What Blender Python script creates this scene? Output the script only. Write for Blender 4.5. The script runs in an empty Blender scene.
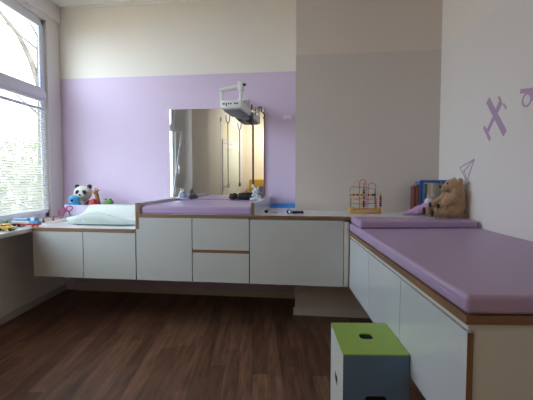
import bpy, bmesh, math, random
from mathutils import Vector, Matrix, Euler
random.seed(7)
SC = bpy.context.scene
COL = SC.collection
H = 1.27

# ------------------------------------------------------------------ colours and materials
def lin(h):
    h = h.lstrip('#')
    o = []
    for i in (0, 2, 4):
        c = int(h[i:i+2], 16)/255
        o.append(c/12.92 if c <= .04045 else ((c+.055)/1.055)**2.4)
    return (*o, 1)

MATS = {}
def mat(name, col, rough=.5, metal=0, spec=.5, noise=0, scale=8, bump=0, bscale=60, coat=0, sheen=0, transl=0):
    if name in MATS: return MATS[name]
    m = bpy.data.materials.new(name); m.use_nodes = True
    nt = m.node_tree; b = nt.nodes['Principled BSDF']
    c = lin(col)
    b.inputs['Base Color'].default_value = c
    b.inputs['Roughness'].default_value = rough
    b.inputs['Metallic'].default_value = metal
    b.inputs['Specular IOR Level'].default_value = spec
    b.inputs['Coat Weight'].default_value = coat
    b.inputs['Coat Roughness'].default_value = .08
    b.inputs['Sheen Weight'].default_value = sheen
    if noise or bump:
        tc = nt.nodes.new('ShaderNodeTexCoord')
    if noise:
        n = nt.nodes.new('ShaderNodeTexNoise'); n.inputs['Scale'].default_value = scale; n.inputs['Detail'].default_value = 4
        nt.links.new(tc.outputs['Object'], n.inputs['Vector'])
        r = nt.nodes.new('ShaderNodeValToRGB')
        r.color_ramp.elements[0].position = .3; r.color_ramp.elements[1].position = .7
        r.color_ramp.elements[0].color = (*[x*(1-noise) for x in c[:3]], 1)
        r.color_ramp.elements[1].color = (*[min(1, x*(1+noise)) for x in c[:3]], 1)
        nt.links.new(n.outputs['Fac'], r.inputs['Fac']); nt.links.new(r.outputs['Color'], b.inputs['Base Color'])
    if bump:
        n2 = nt.nodes.new('ShaderNodeTexNoise'); n2.inputs['Scale'].default_value = bscale; n2.inputs['Detail'].default_value = 3
        nt.links.new(tc.outputs['Object'], n2.inputs['Vector'])
        bp = nt.nodes.new('ShaderNodeBump'); bp.inputs['Strength'].default_value = bump; bp.inputs['Distance'].default_value = .01
        nt.links.new(n2.outputs['Fac'], bp.inputs['Height']); nt.links.new(bp.outputs['Normal'], b.inputs['Normal'])
    if transl:
        t = nt.nodes.new('ShaderNodeBsdfTranslucent'); t.inputs['Color'].default_value = c
        mx = nt.nodes.new('ShaderNodeMixShader'); mx.inputs['Fac'].default_value = transl
        nt.links.new(b.outputs['BSDF'], mx.inputs[1]); nt.links.new(t.outputs['BSDF'], mx.inputs[2])
        nt.links.new(mx.outputs['Shader'], nt.nodes['Material Output'].inputs['Surface'])
    MATS[name] = m
    return m

def paint_mat(name, low, high, zline, edge=.004):
    """wall paint: one colour up to a height, another above"""
    m = bpy.data.materials.new(name); m.use_nodes = True
    nt = m.node_tree; b = nt.nodes['Principled BSDF']
    g = nt.nodes.new('ShaderNodeNewGeometry'); s = nt.nodes.new('ShaderNodeSeparateXYZ')
    nt.links.new(g.outputs['Position'], s.inputs['Vector'])
    mr = nt.nodes.new('ShaderNodeMapRange'); mr.inputs['From Min'].default_value = zline-edge; mr.inputs['From Max'].default_value = zline+edge
    nt.links.new(s.outputs['Z'], mr.inputs['Value'])
    n = nt.nodes.new('ShaderNodeTexNoise'); n.inputs['Scale'].default_value = 1.4; n.inputs['Detail'].default_value = 3
    nt.links.new(g.outputs['Position'], n.inputs['Vector'])
    mx = nt.nodes.new('ShaderNodeMix'); mx.data_type = 'RGBA'
    mx.inputs['A'].default_value = lin(low); mx.inputs['B'].default_value = lin(high)
    nt.links.new(mr.outputs['Result'], mx.inputs['Factor'])
    ml = nt.nodes.new('ShaderNodeMix'); ml.data_type = 'RGBA'; ml.blend_type = 'MULTIPLY'; ml.inputs['Factor'].default_value = 1
    r = nt.nodes.new('ShaderNodeValToRGB'); r.color_ramp.elements[0].color = (.94, .94, .94, 1); r.color_ramp.elements[1].color = (1, 1, 1, 1)
    nt.links.new(n.outputs['Fac'], r.inputs['Fac'])
    nt.links.new(mx.outputs['Result'], ml.inputs['A']); nt.links.new(r.outputs['Color'], ml.inputs['B'])
    nt.links.new(ml.outputs['Result'], b.inputs['Base Color'])
    b.inputs['Roughness'].default_value = .75
    n2 = nt.nodes.new('ShaderNodeTexNoise'); n2.inputs['Scale'].default_value = 140
    nt.links.new(g.outputs['Position'], n2.inputs['Vector'])
    bp = nt.nodes.new('ShaderNodeBump'); bp.inputs['Strength'].default_value = .06; bp.inputs['Distance'].default_value = .004
    nt.links.new(n2.outputs['Fac'], bp.inputs['Height']); nt.links.new(bp.outputs['Normal'], b.inputs['Normal'])
    return m

def floor_mat():
    m = bpy.data.materials.new('dark_oak_planks'); m.use_nodes = True
    nt = m.node_tree; b = nt.nodes['Principled BSDF']; L = nt.links.new
    g = nt.nodes.new('ShaderNodeNewGeometry')
    mp = nt.nodes.new('ShaderNodeMapping'); mp.inputs['Rotation'].default_value = (0, 0, math.radians(90-3))
    L(g.outputs['Position'], mp.inputs['Vector'])
    sp = nt.nodes.new('ShaderNodeSeparateXYZ'); L(mp.outputs['Vector'], sp.inputs['Vector'])
    def mth(op, a, b_=None, c=None):
        k = nt.nodes.new('ShaderNodeMath'); k.operation = op
        for q, v in enumerate((a, b_, c)):
            if v is None: continue
            if isinstance(v, (int, float)): k.inputs[q].default_value = v
            else: L(v, k.inputs[q])
        return k.outputs[0]
    rowf = mth('DIVIDE', sp.outputs['Y'], .095); row = mth('FLOOR', rowf)
    wn = nt.nodes.new('ShaderNodeTexWhiteNoise'); wn.noise_dimensions = '1D'; L(row, wn.inputs['W'])
    colf = mth('ADD', mth('DIVIDE', sp.outputs['X'], .85), mth('MULTIPLY', wn.outputs['Value'], 7)); colm = mth('FLOOR', colf)
    wn2 = nt.nodes.new('ShaderNodeTexWhiteNoise'); wn2.noise_dimensions = '2D'
    cmb = nt.nodes.new('ShaderNodeCombineXYZ'); L(row, cmb.inputs['X']); L(colm, cmb.inputs['Y']); L(cmb.outputs[0], wn2.inputs['Vector'])
    br = nt.nodes.new('ShaderNodeMix'); br.data_type = 'RGBA'
    br.inputs['A'].default_value = lin(FLOOR_A); br.inputs['B'].default_value = lin(FLOOR_B)
    L(wn2.outputs['Value'], br.inputs['Factor'])
    fr_ = mth('FRACT', rowf); ed = mth('LESS_THAN', mth('MINIMUM', fr_, mth('SUBTRACT', 1, fr_)), .014)
    fc_ = mth('FRACT', colf); ed2 = mth('LESS_THAN', fc_, .003)
    edge = mth('MULTIPLY', mth('MAXIMUM', ed, ed2), .55)
    br2 = nt.nodes.new('ShaderNodeMix'); br2.data_type = 'RGBA'; br2.inputs['B'].default_value = lin('#1a110d')
    L(edge, br2.inputs['Factor']); L(br.outputs['Result'], br2.inputs['A'])
    mp2 = nt.nodes.new('ShaderNodeMapping'); mp2.inputs['Scale'].default_value = (18, 1.5, 1)
    L(g.outputs['Position'], mp2.inputs['Vector'])
    n = nt.nodes.new('ShaderNodeTexNoise'); n.inputs['Scale'].default_value = 1.5; n.inputs['Detail'].default_value = 7; n.inputs['Roughness'].default_value = .65
    L(mp2.outputs['Vector'], n.inputs['Vector'])
    r = nt.nodes.new('ShaderNodeValToRGB'); r.color_ramp.elements[0].position = .3; r.color_ramp.elements[1].position = .72
    r.color_ramp.elements[0].color = (.5, .48, .47, 1); r.color_ramp.elements[1].color = (1.45, 1.4, 1.35, 1)
    L(n.outputs['Fac'], r.inputs['Fac'])
    ml = nt.nodes.new('ShaderNodeMix'); ml.data_type = 'RGBA'; ml.blend_type = 'MULTIPLY'; ml.inputs['Factor'].default_value = 1
    L(br2.outputs['Result'], ml.inputs['A']); L(r.outputs['Color'], ml.inputs['B'])
    L(ml.outputs['Result'], b.inputs['Base Color'])
    b.inputs['Roughness'].default_value = .42; b.inputs['Specular IOR Level'].default_value = .3
    bp = nt.nodes.new('ShaderNodeBump'); bp.inputs['Strength'].default_value = .12; bp.inputs['Distance'].default_value = .004
    L(n.outputs['Fac'], bp.inputs['Height']); L(bp.outputs['Normal'], b.inputs['Normal'])
    return m

def wood_mat(name, a, bcol, axis=0, scale=3, rough=.5):
    m = bpy.data.materials.new(name); m.use_nodes = True
    nt = m.node_tree; b = nt.nodes['Principled BSDF']; L = nt.links.new
    tc = nt.nodes.new('ShaderNodeTexCoord'); mp = nt.nodes.new('ShaderNodeMapping')
    s = [14, 14, 14]; s[axis] = 1.2; mp.inputs['Scale'].default_value = s
    L(tc.outputs['Object'], mp.inputs['Vector'])
    n = nt.nodes.new('ShaderNodeTexNoise'); n.inputs['Scale'].default_value = scale; n.inputs['Detail'].default_value = 5
    L(mp.outputs['Vector'], n.inputs['Vector'])
    r = nt.nodes.new('ShaderNodeValToRGB'); r.color_ramp.elements[0].position = .35; r.color_ramp.elements[1].position = .68
    r.color_ramp.elements[0].color = lin(a); r.color_ramp.elements[1].color = lin(bcol)
    L(n.outputs['Fac'], r.inputs['Fac']); L(r.outputs['Color'], b.inputs['Base Color'])
    b.inputs['Roughness'].default_value = rough
    return m

def glass_mat():
    m = bpy.data.materials.new('window_glass'); m.use_nodes = True
    nt = m.node_tree; nt.nodes.clear(); L = nt.links.new
    o = nt.nodes.new('ShaderNodeOutputMaterial'); t = nt.nodes.new('ShaderNodeBsdfTransparent'); g = nt.nodes.new('ShaderNodeBsdfGlossy')
    t.inputs['Color'].default_value = (.97, .985, .98, 1); g.inputs['Roughness'].default_value = .02
    mx = nt.nodes.new('ShaderNodeMixShader'); mx.inputs['Fac'].default_value = .06
    L(t.outputs['BSDF'], mx.inputs[1]); L(g.outputs['BSDF'], mx.inputs[2]); L(mx.outputs['Shader'], o.inputs['Surface'])
    return m

FLOOR_A, FLOOR_B = '#7d5c49', '#593f31'
M_floor = floor_mat()
M_back = paint_mat('lilac_and_white_wall_paint', '#d6c3dc', '#e9e2d8', 2.345)
M_pil = paint_mat('grey_and_white_wall_paint', '#cec5c0', '#d9cec6', 2.355)
M_right = paint_mat('light_wall_paint', '#e4dedb', '#e9e0d8', 2.355)
M_left = paint_mat('wall_paint_lightened_low', '#f4f1ec', '#dedad6', .84)  # lighter below the sill: brightening put into the colour against the overhang's shade
M_ceil = mat('ceiling_paint', '#e9e6e0', .85)
M_base = mat('white_baseboard', '#cfc8c4', .5)
M_frame = mat('white_window_plastic', '#dcdde6', .35)
M_seal = mat('grey_rubber_seal', '#5a6a82', .5)
M_sill = mat('white_sill_laminate', '#dedcd9', .4)
M_glass = glass_mat()
M_slat = mat('white_blind_slat', '#d8d6d0', .45, transl=.12)
M_white = mat('white_gloss_laminate', '#c1c2bf', .22, noise=.015, scale=3)
M_bench = mat('white_high_gloss_front', '#cfd4d9', .12, noise=.015, scale=3)
M_carc = mat('white_carcass_board', '#d6d3cd', .3)
M_top = mat('white_worktop_laminate', '#dedfe2', .25)
M_dark = mat('dark_shadow_gap', '#6b6662', .8)
M_edge = wood_mat('beech_plywood_edge', '#76553b', '#8d6747', 0)
M_edgey = wood_mat('beech_plywood_edge_along', '#76553b', '#8d6747', 1)
M_edgez = wood_mat('beech_plywood_edge_upright', '#76553b', '#8d6747', 2)
M_lilac = mat('lilac_vinyl', '#b198bd', .42, noise=.02, scale=3, bump=.08, bscale=25)
M_mirror = mat('mirror_silver', '#eef0ee', .015, metal=1)
M_black = mat('black_plastic', '#17171a', .4)
M_wplast = mat('white_plastic', '#e6e8e6', .3)
M_grey = mat('grey_plastic', '#8f9196', .4)
M_chrome = mat('brushed_steel', '#b9bcc2', .25, metal=1)

# ------------------------------------------------------------------ mesh builder
class MB:
    def __init__(s): s.bm = bmesh.new()
    def _merge(s, t, M=None):
        if M is not None: bmesh.ops.transform(t, matrix=M, verts=t.verts)
        me = bpy.data.meshes.new('t'); t.to_mesh(me); t.free(); s.bm.from_mesh(me); bpy.data.meshes.remove(me)
    def box(s, x0, x1, y0, y1, z0, z1, bev=0, seg=2, M=None):
        t = bmesh.new(); bmesh.ops.create_cube(t, size=1)
        for v in t.verts:
            v.co = ((x0+x1)/2+v.co.x*(x1-x0), (y0+y1)/2+v.co.y*(y1-y0), (z0+z1)/2+v.co.z*(z1-z0))
        if bev: bmesh.ops.bevel(t, geom=list(t.edges), offset=bev, segments=seg, affect='EDGES', profile=.5)
        s._merge(t, M); return s
    def prism(s, poly, z0, z1, bev=0, seg=3, M=None, bottom=True):
        t = bmesh.new()
        vs = [t.verts.new((p[0], p[1], z0)) for p in poly]
        f = t.faces.new(vs)
        r = bmesh.ops.extrude_face_region(t, geom=[f])
        nv = [v for v in r['geom'] if isinstance(v, bmesh.types.BMVert)]
        for v in nv: v.co.z = z1
        bmesh.ops.recalc_face_normals(t, faces=t.faces)
        if bev:
            bmesh.ops.bevel(t, geom=list(t.edges), offset=bev, segments=seg, affect='EDGES', profile=.5)
        s._merge(t, M); return s
    def cyl(s, p0, p1, r0, r1=None, n=16, caps=True):
        if r1 is None: r1 = r0
        p0 = Vector(p0); p1 = Vector(p1); d = p1-p0
        t = bmesh.new(); bmesh.ops.create_cone(t, cap_ends=caps, cap_tris=False, segments=n, radius1=r0, radius2=r1, depth=d.length)
        M = Matrix.Translation((p0+p1)/2) @ d.to_track_quat('Z', 'Y').to_matrix().to_4x4()
        s._merge(t, M); return s
    def ell(s, c, r, rot=(0, 0, 0), u=20, v=12):
        t = bmesh.new(); bmesh.ops.create_uvsphere(t, u_segments=u, v_segments=v, radius=1)
        M = Matrix.Translation(c) @ Euler(rot).to_matrix().to_4x4() @ Matrix.Diagonal((*r, 1))
        s._merge(t, M); return s
    def tube(s, pts, r, n=8, closed=False):
        pts = [Vector(p) for p in pts]; t = bmesh.new(); rings = []
        N = len(pts); up = None
        for i, p in enumerate(pts):
            a = pts[i-1] if (i > 0 or closed) else p
            c = pts[(i+1) % N] if (i < N-1 or closed) else p
            d = (c-a).normalized()
            if up is None:
                up = Vector((0, 0, 1)) if abs(d.z) < .9 else Vector((1, 0, 0))
            x = up.cross(d).normalized(); y = d.cross(x).normalized(); up = y
            rr = r[i] if isinstance(r, (list, tuple)) else r
            rings.append([t.verts.new(p+rr*(math.cos(k*2*math.pi/n)*x+math.sin(k*2*math.pi/n)*y)) for k in range(n)])
        for i in range(N if closed else N-1):
            A = rings[i]; B = rings[(i+1) % N]
            for k in range(n): t.faces.new((A[k], A[(k+1) % n], B[(k+1) % n], B[k]))
        if not closed:
            t.faces.new(list(reversed(rings[0]))); t.faces.new(rings[-1])
        bmesh.ops.recalc_face_normals(t, faces=t.faces)
        s._merge(t); return s
    def torus(s, c, R, r, rot=(0, 0, 0), n=24, m=8):
        M = Matrix.Translation(c) @ Euler(rot).to_matrix().to_4x4()
        return s.tube([M @ Vector((R*math.cos(i*2*math.pi/n), R*math.sin(i*2*math.pi/n), 0)) for i in range(n)], r, m, True)
    def grid(s, f, nu, nv):
        t = bmesh.new(); V = [[t.verts.new(f(i/nu, j/nv)) for j in range(nv+1)] for i in range(nu+1)]
        for i in range(nu):
            for j in range(nv): t.faces.new((V[i][j], V[i+1][j], V[i+1][j+1], V[i][j+1]))
        s._merge(t); return s
    def build(s, name, m, parent=None, smooth=True, auto=35, wn=False):
        me = bpy.data.meshes.new(name); s.bm.to_mesh(me); s.bm.free()
        o = bpy.data.objects.new(name, me); COL.objects.link(o)
        if m: me.materials.append(m)
        if parent: o.parent = parent
        if smooth and len(me.polygons):
            for p in me.polygons: p.use_smooth = True
            me.set_sharp_from_angle(angle=math.radians(auto))
            if wn: md = o.modifiers.new('wn', 'WEIGHTED_NORMAL'); md.keep_sharp = True
        return o

def fuse(o, voxel=.006, smooth=6):
    """melt overlapping lumps into one continuous skin"""
    a = o.modifiers.new('r', 'REMESH'); a.mode = 'VOXEL'; a.voxel_size = voxel
    b = o.modifiers.new('s', 'SMOOTH'); b.iterations = smooth; b.factor = .5
    bpy.context.view_layer.update()
    dg = bpy.context.evaluated_depsgraph_get()
    me = bpy.data.meshes.new_from_object(o.evaluated_get(dg))
    old = o.data; mats = [m for m in old.materials]
    o.modifiers.clear(); o.data = me
    if not me.materials:
        for m in mats: me.materials.append(m)
    for p in me.polygons: p.use_smooth = True
    bpy.data.meshes.remove(old)
    return o

def tag(o, label=None, cat=None, group=None, kind=None):
    if label: o['label'] = label
    if cat: o['category'] = cat
    if group: o['group'] = group
    if kind: o['kind'] = kind
    return o
def thing(name, label, cat, loc=(0, 0, 0), rz=0, group=None):
    o = bpy.data.objects.new(name, None); COL.objects.link(o)
    o.empty_display_size = .1; o.location = loc; o.rotation_euler = (0, 0, rz)
    return tag(o, label, cat, group)
def struct(o): return tag(o, kind='structure')

# ------------------------------------------------------------------ the room's plan
TH = math.atan(.114); CT, ST = math.cos(TH), math.sin(TH)
PC = Vector((-2.067, 3.478, 0))            # foot of the cabinet run's left front corner
def W(s, t, z=0):                           # along the run, towards the wall, up
    return Vector((PC.x+s*CT+t*ST, PC.y-s*ST+t*CT, z))
TB = 1.070          # run front to back wall
TP = .555           # run front to pilaster
SP = 2.214          # pilaster's left edge along the run
XL, XR = -2.35, 1.43
YR = -2.3           # rear wall
ZC = 3.115          # ceiling
def yb(x): return 4.583-.114*(x+2.316)
def yp(x): return 3.779-.114*(x-.196)
def yc(x): return 3.478-.114*(x+2.067)

# floor, ceiling
struct(MB().box(XL-.3, XR+.2, YR-.2, 4.9, -.06, 0).build('floor', M_floor, smooth=False))
struct(MB().box(XL-.3, XR+.2, YR-.2, 4.9, ZC, ZC+.1).build('ceiling', M_ceil, smooth=False))
# back wall (turned like the cabinets)
A, B = W(-.45, TB), W(4.0, TB)
n = Vector((ST, CT, 0))
struct(MB().prism([A, B, B+n*.15, A+n*.15], 0, ZC).build('wall_back', M_back, smooth=False))
P0, P1 = W(SP, TP), W(4.0, TP)
struct(MB().prism([P0, P1, P1+n*(TB-TP+.02), P0+n*(TB-TP+.02)], 0, ZC).build('wall_pilaster', M_pil, smooth=False))
struct(MB().box(XR, XR+.15, YR-.1, 4.5, 0, ZC).build('wall_right', M_right, smooth=False))
struct(MB().box(XL-.2, XR+.15, YR-.15, YR, 0, ZC).build('wall_rear', mat('cream_wall_paint', '#f0e8d6', .8), smooth=False))
# left wall with three window openings
WIN = [(2.95, 4.33), (1.80, 2.87)]
Z0, Z1 = .87, 2.88
wl = MB()
ys = [YR-.1] + sorted([y for w in WIN for y in w]) + [4.75]
for i in range(0, len(ys), 2):
    wl.box(XL-.06, XL, ys[i], ys[i+1], 0, ZC)
for a, b in WIN:
    wl.box(XL-.06, XL, a, b, 0, Z0-.02).box(XL-.06, XL, a, b, Z1, ZC)
wl.box(XL, XL+.15, .63, 1.44, 0, ZC)        # pier between the windows
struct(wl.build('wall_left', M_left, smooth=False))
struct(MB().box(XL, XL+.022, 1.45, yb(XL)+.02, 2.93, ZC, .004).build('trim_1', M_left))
# small cove under the ceiling on the back wall
a0, a1 = W(-.32, TB), W(SP+.2, TB)
struct(MB().prism([a0-n*.03, a1-n*.03, a1, a0], ZC-.022, ZC).build('trim_2', M_ceil, smooth=False))
# baseboards
a0, a1 = W(-.25, TB), W(SP+.06, TB)
struct(MB().prism([a0-n*.014, a1-n*.014, a1, a0], 0, .07).build('baseboard_back', M_base, smooth=False))
struct(MB().box(XL, XL+.014, 1.45, yb(XL)-.012, 0, .07, .003).build('baseboard_left', M_base))
a0, a1 = W(SP-.014, TP), W(3.5, TP)
struct(MB().prism([a0-n*.014, a1-n*.014, a1, a0], 0, .07).build('baseboard_pilaster', M_base, smooth=False))
# sill shelf
struct(MB().box(XL-.03, -2.055, 1.45, yb(-2.2)-.02, .805, .842, .006).build('trim_3', M_sill))

# windows
def window(k, y0, y1, tilt=False):
    xf = XL-.03
    fr = MB()
    fw = .055
    fr.box(xf-.02, xf, y0, y0+fw, Z0-.02, Z1, .004).box(xf-.02, xf, y1-fw, y1, Z0-.02, Z1, .004)
    fr.box(xf-.02, xf, y0, y1, Z0-.02, Z0+.035, .004).box(xf-.02, xf, y0, y1, Z1-.06, Z1, .004)
    fr.box(xf-.02, xf+.012, y0, y1, 2.06, 2.15, .004)
    o = struct(fr.build('window_%d' % k, M_frame, smooth=False))
    def sash(za, zb, name):
        q = MB(); w = .04; a = y0+fw-.01; b = y1-fw+.01
        q.box(-.016, .012, a, a+w, za, zb, .004).box(-.016, .012, b-w, b, za, zb, .004)
        q.box(-.016, .012, a+w, b-w, za, za+w, .004).box(-.016, .012, a+w, b-w, zb-w, zb, .004)
        s = q.build(name, M_frame, o, smooth=False); 
        g = MB().box(-.012, -.007, a+w-.004, b-w+.004, za+w-.004, zb-w+.004).build('glass_pane', M_glass, s, smooth=False)
        e = MB()
        for (p, r_) in ((a+w, a+w+.007), (b-w-.007, b-w)): e.box(-.006, .008, p, r_, za+w, zb-w)
        e.build('rubber_seal', M_seal, s, smooth=False)
        return s
    s1 = sash(2.14, Z1-.05, 'upper_sash'); s1.location = (xf, 0, 0)
    s2 = sash(Z0+.025, 2.075, 'lower_sash'); s2.location = (xf, 0, 0)
    if tilt:
        ang = math.radians(9)
        z = Z0+.03
        s2.matrix_local = Matrix.Translation((xf+.012, 0, z)) @ Matrix.Rotation(ang, 4, 'Y') @ Matrix.Translation((0, 0, -z))
    hd = MB().box(.012, .03, y0+fw+.003, y0+fw+.024, 1.42, 1.50, .003).box(.03, .045, y0+fw+.004, y0+fw+.022, 1.33, 1.47, .004)
    hd.build('handle', M_frame, s2)
    return o
window(1, *WIN[0]); window(2, *WIN[1], tilt=True)

# blind hanging in front of the lower sash
y0, y1 = WIN[0][0]+.07, WIN[0][1]-.072
xb_ = XL+.012
bl = thing('venetian_blind', 'white slatted venetian blind hanging over the lower pane of the left window', 'blind', (xb_, (y0+y1)/2, .93))
MB().box(-.014, .014, y0-bl.location.y, y1-bl.location.y, 1.01, 1.035, .003).build('headrail', M_frame, bl)
sl = MB(); pitch = .0232; ns = 43
for i in range(ns):
    z = .02+pitch*i
    a = math.radians(33)
    M = Matrix.Translation((0, 0, z)) @ Matrix.Rotation(a, 4, 'Y')
    sl.box(-.0125, .0125, y0-bl.location.y, y1-bl.location.y, -.0006, .0006, M=M)
sl.build('slats', M_slat, bl, smooth=False)
MB().box(-.012, .012, y0-bl.location.y, y1-bl.location.y, -.004, .010, .003).build('bottom_rail', M_frame, bl)
for yy in (y0+.12, y1-.12):
    MB().tube([(.0, yy-bl.location.y, 0), (.0, yy-bl.location.y, 1.01)], .0012, 5).build('ladder_cord', M_frame, bl)

# ------------------------------------------------------------------ cabinets along the back
def cab(name, label, s0, s1, z0, z1, depth, fronts, group='white wall-hung cabinets along the back'):
    t = thing(name, label, 'cabinet', W(s0, 0, z0), -TH, group)
    w = s1-s0; h = z1-z0
    MB().box(.004, w-.004, .024, depth, .004, h, .002).build('carcass', M_carc, t)
    d = MB()
    d.box(.002, w-.002, .0195, .0238, .008, h-.003)
    d.build('shadow_gap', M_dark, t, smooth=False)
    for kind, a, b, za, zb in fronts:
        MB().box(a+.0025, b-.0025, 0, .019, za, zb, .0012).build(kind, M_white, t, smooth=False)
    return t
cab('wall_cabinet', 'low white two-door wall cabinet under the baby scale, nearest the window', .006, .934, .42, .812, 1.0,
    [('door', 0, .463, 0, .389), ('door', .463, .928, 0, .389)])
cab('wall_cabinet', 'white wall cabinet with one plain door under the left half of the lilac changing mat', .938, 1.4155, .42, .9415, 1.0,
    [('door', 0, .4775, 0, .519)])
t = cab('drawer_cabinet', 'white cabinet with two drawers, one above the other, under the changing mat', 1.4165, 1.885, .42, .9415, 1.0,
    [('drawer', 0, .4685, .264, .519), ('drawer', 0, .4685, 0, .238)])
MB().box(.004, .465, .008, .0184, .2385, .2635).build('grip_strip', M_edge, t, smooth=False)
t = cab('wall_cabinet', 'white wall cabinet with one wide door beside the lilac bench', 1.887, 2.668, .42, .9365, .5,
    [('door', 0, .735, 0, .514)])
MB().box(.7365, .774, .003, .02, 0, .506, .001).build('filler_strip', M_carc, t)

# low worktop, with beech edge
def worktop(name, label, poly, z0, z1, edge_pts):
    t = thing(name, label, 'worktop', (poly[0][0], poly[0][1], z0))
    o = Vector((poly[0][0], poly[0][1], 0))
    pp = [Vector((p[0], p[1], 0))-o for p in poly]
    MB().prism(pp, 0, z1-z0).build('board', M_top, t, smooth=False)
    a, b = [Vector((p[0], p[1], 0))-o for p in edge_pts]
    k = n*.004
    m = MB().prism([a-k, b-k, b+k*.01, a+k*.01], .0, z1-z0-.0005)
    e = m.build('wood_edge', None, t, smooth=False)
    e.data.materials.append(M_edge)
    return t
worktop('worktop', 'low white worktop with wooden front edge by the window, carrying the baby scale',
        [W(0, 0), W(.934, 0), W(.934, TB-.003), W(0, TB-.003)], .8125, .842, (W(0, 0), W(.934, 0)))
s_r0 = (XR-.003-PC.x)/CT
def s_at_x(x, t): return (x-PC.x-t*ST)/CT
poly = [W(.97, 0), W(s_at_x(XR-.003, 0), 0), W(s_at_x(XR-.003, TP-.003), TP-.003), W(SP-.003, TP-.003), W(SP-.003, TB-.003), W(.97, TB-.003)]
worktop('worktop', 'long white worktop with wooden front edge under the changing mat and bead maze', poly, .9425, .968, (W(.97, 0), W(2.668, 0)))
def partition(label, s0, s1, z0, z1):
    t = thing('partition_board', label, 'partition', W(s0, 0, z0), -TH, 'upright boards framing the changing mat')
    MB().box(0, s1-s0, .004, TB-.004, 0, z1-z0).build('board', M_top, t, smooth=False)
    MB().box(0, s1-s0, -.001, .004, 0, z1-z0).build('wood_edge', M_edgez, t, smooth=False)
partition('upright white board with wooden front edge between baby scale and changing mat', .9365, .9675, .8425, 1.057)
partition('upright white board with wooden front edge at the right end of the changing mat', 1.899, 1.925, .9685, 1.066)

# changing mat
t = thing('changing_mat', 'flat lilac vinyl changing mat on the worktop below the mirror', 'mat', W(.972, .02, .9685), -TH)
MB().box(.002, .921, 0, 1.035, 0, .064, .018, 4).build('cushion', M_lilac, t, wn=True)
MB().tube([(.02, .003, .045), (.9, .003, .045)], .0025, 6).build('piping', M_lilac, t)

# ------------------------------------------------------------------ bench along the right wall
XB, YB0 = .582, 1.235
t = thing('bench_cabinet', 'long white glossy three-door bench cabinet along the right wall', 'cabinet', (XB, YB0, .42))
bp_ = [(.022, .012), (XR-.004-XB, .012), (XR-.004-XB, yc(XR)-YB0-.012), (.022, yc(XB)-YB0-.012)]
MB().prism(bp_, 0, .4095).build('carcass', M_carc, t, smooth=False)
MB().box(.0185, .0225, .014, 1.94, .002, .4).build('shadow_gap', M_dark, t, smooth=False)
for a, b in ((0, .660), (.664, 1.293), (1.297, 1.935)):
    d = MB().box(0, .0185, a+.0015, b-.0015, 0, .383, .0008).build('door', M_bench, t, smooth=False)
    if a == 0: MB().box(.0005, .0185, -.0012, .0016, .0005, .3825).build('wood_edge', M_edgez, d, smooth=False)
MB().box(.002, .0222, .0, 1.94, .3895, .4095).build('top_rail', M_carc, t, smooth=False)
t = thing('bench_board', 'wooden-edged white board under the long lilac bench mattress', 'worktop', (XB-.008, YB0-.008, .83))
q = [(0, 0), (XR-.004-XB+.008, 0), (XR-.004-XB+.008, yc(XR)-YB0-.004), (0, yc(XB)-YB0-.004)]
MB().prism([(p[0]+(.003 if p[0] == 0 else 0), p[1]+(.003 if p[1] == 0 else 0)) for p in q], 0, .0275).build('board', M_edgey, t, smooth=False)
MB().box(0, .0031, 0, q[3][1], 0, .027).build('wood_edge', M_edgey, t, smooth=False)
MB().box(.0031, q[1][0], 0, .0031, 0, .027).build('wood_edge', M_edge, t, smooth=False)
t = thing('bench_mattress', 'long lilac vinyl mattress lying on the bench along the right wall', 'mattress', (XB, YB0, .858))
q = [(-.007, -.007), (XR-.006-XB, -.007), (XR-.006-XB, yc(XR)-YB0-.012), (-.007, yc(XB)-YB0-.012)]
MB().prism(q, 0, .06, .016, 4).build('cushion', M_lilac, t, wn=True)
MB().tube([(-.0065, .03, .030), (-.0065, q[3][1]-.03, .036)], .002, 6).build('seam', M_lilac, t)
t = thing('head_cushion', 'short lilac head cushion lying across the far end of the bench mattress', 'cushion', (XB, 2.82, .9185))
q = [(.006, .0), (XR-.03-XB, .045), (XR-.03-XB, yc(XR-.03)-2.82-.012), (.006, yc(XB)-2.82-.012)]
MB().prism(q, 0, .05, .014, 4).build('cushion', M_lilac, t, wn=True)

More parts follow.
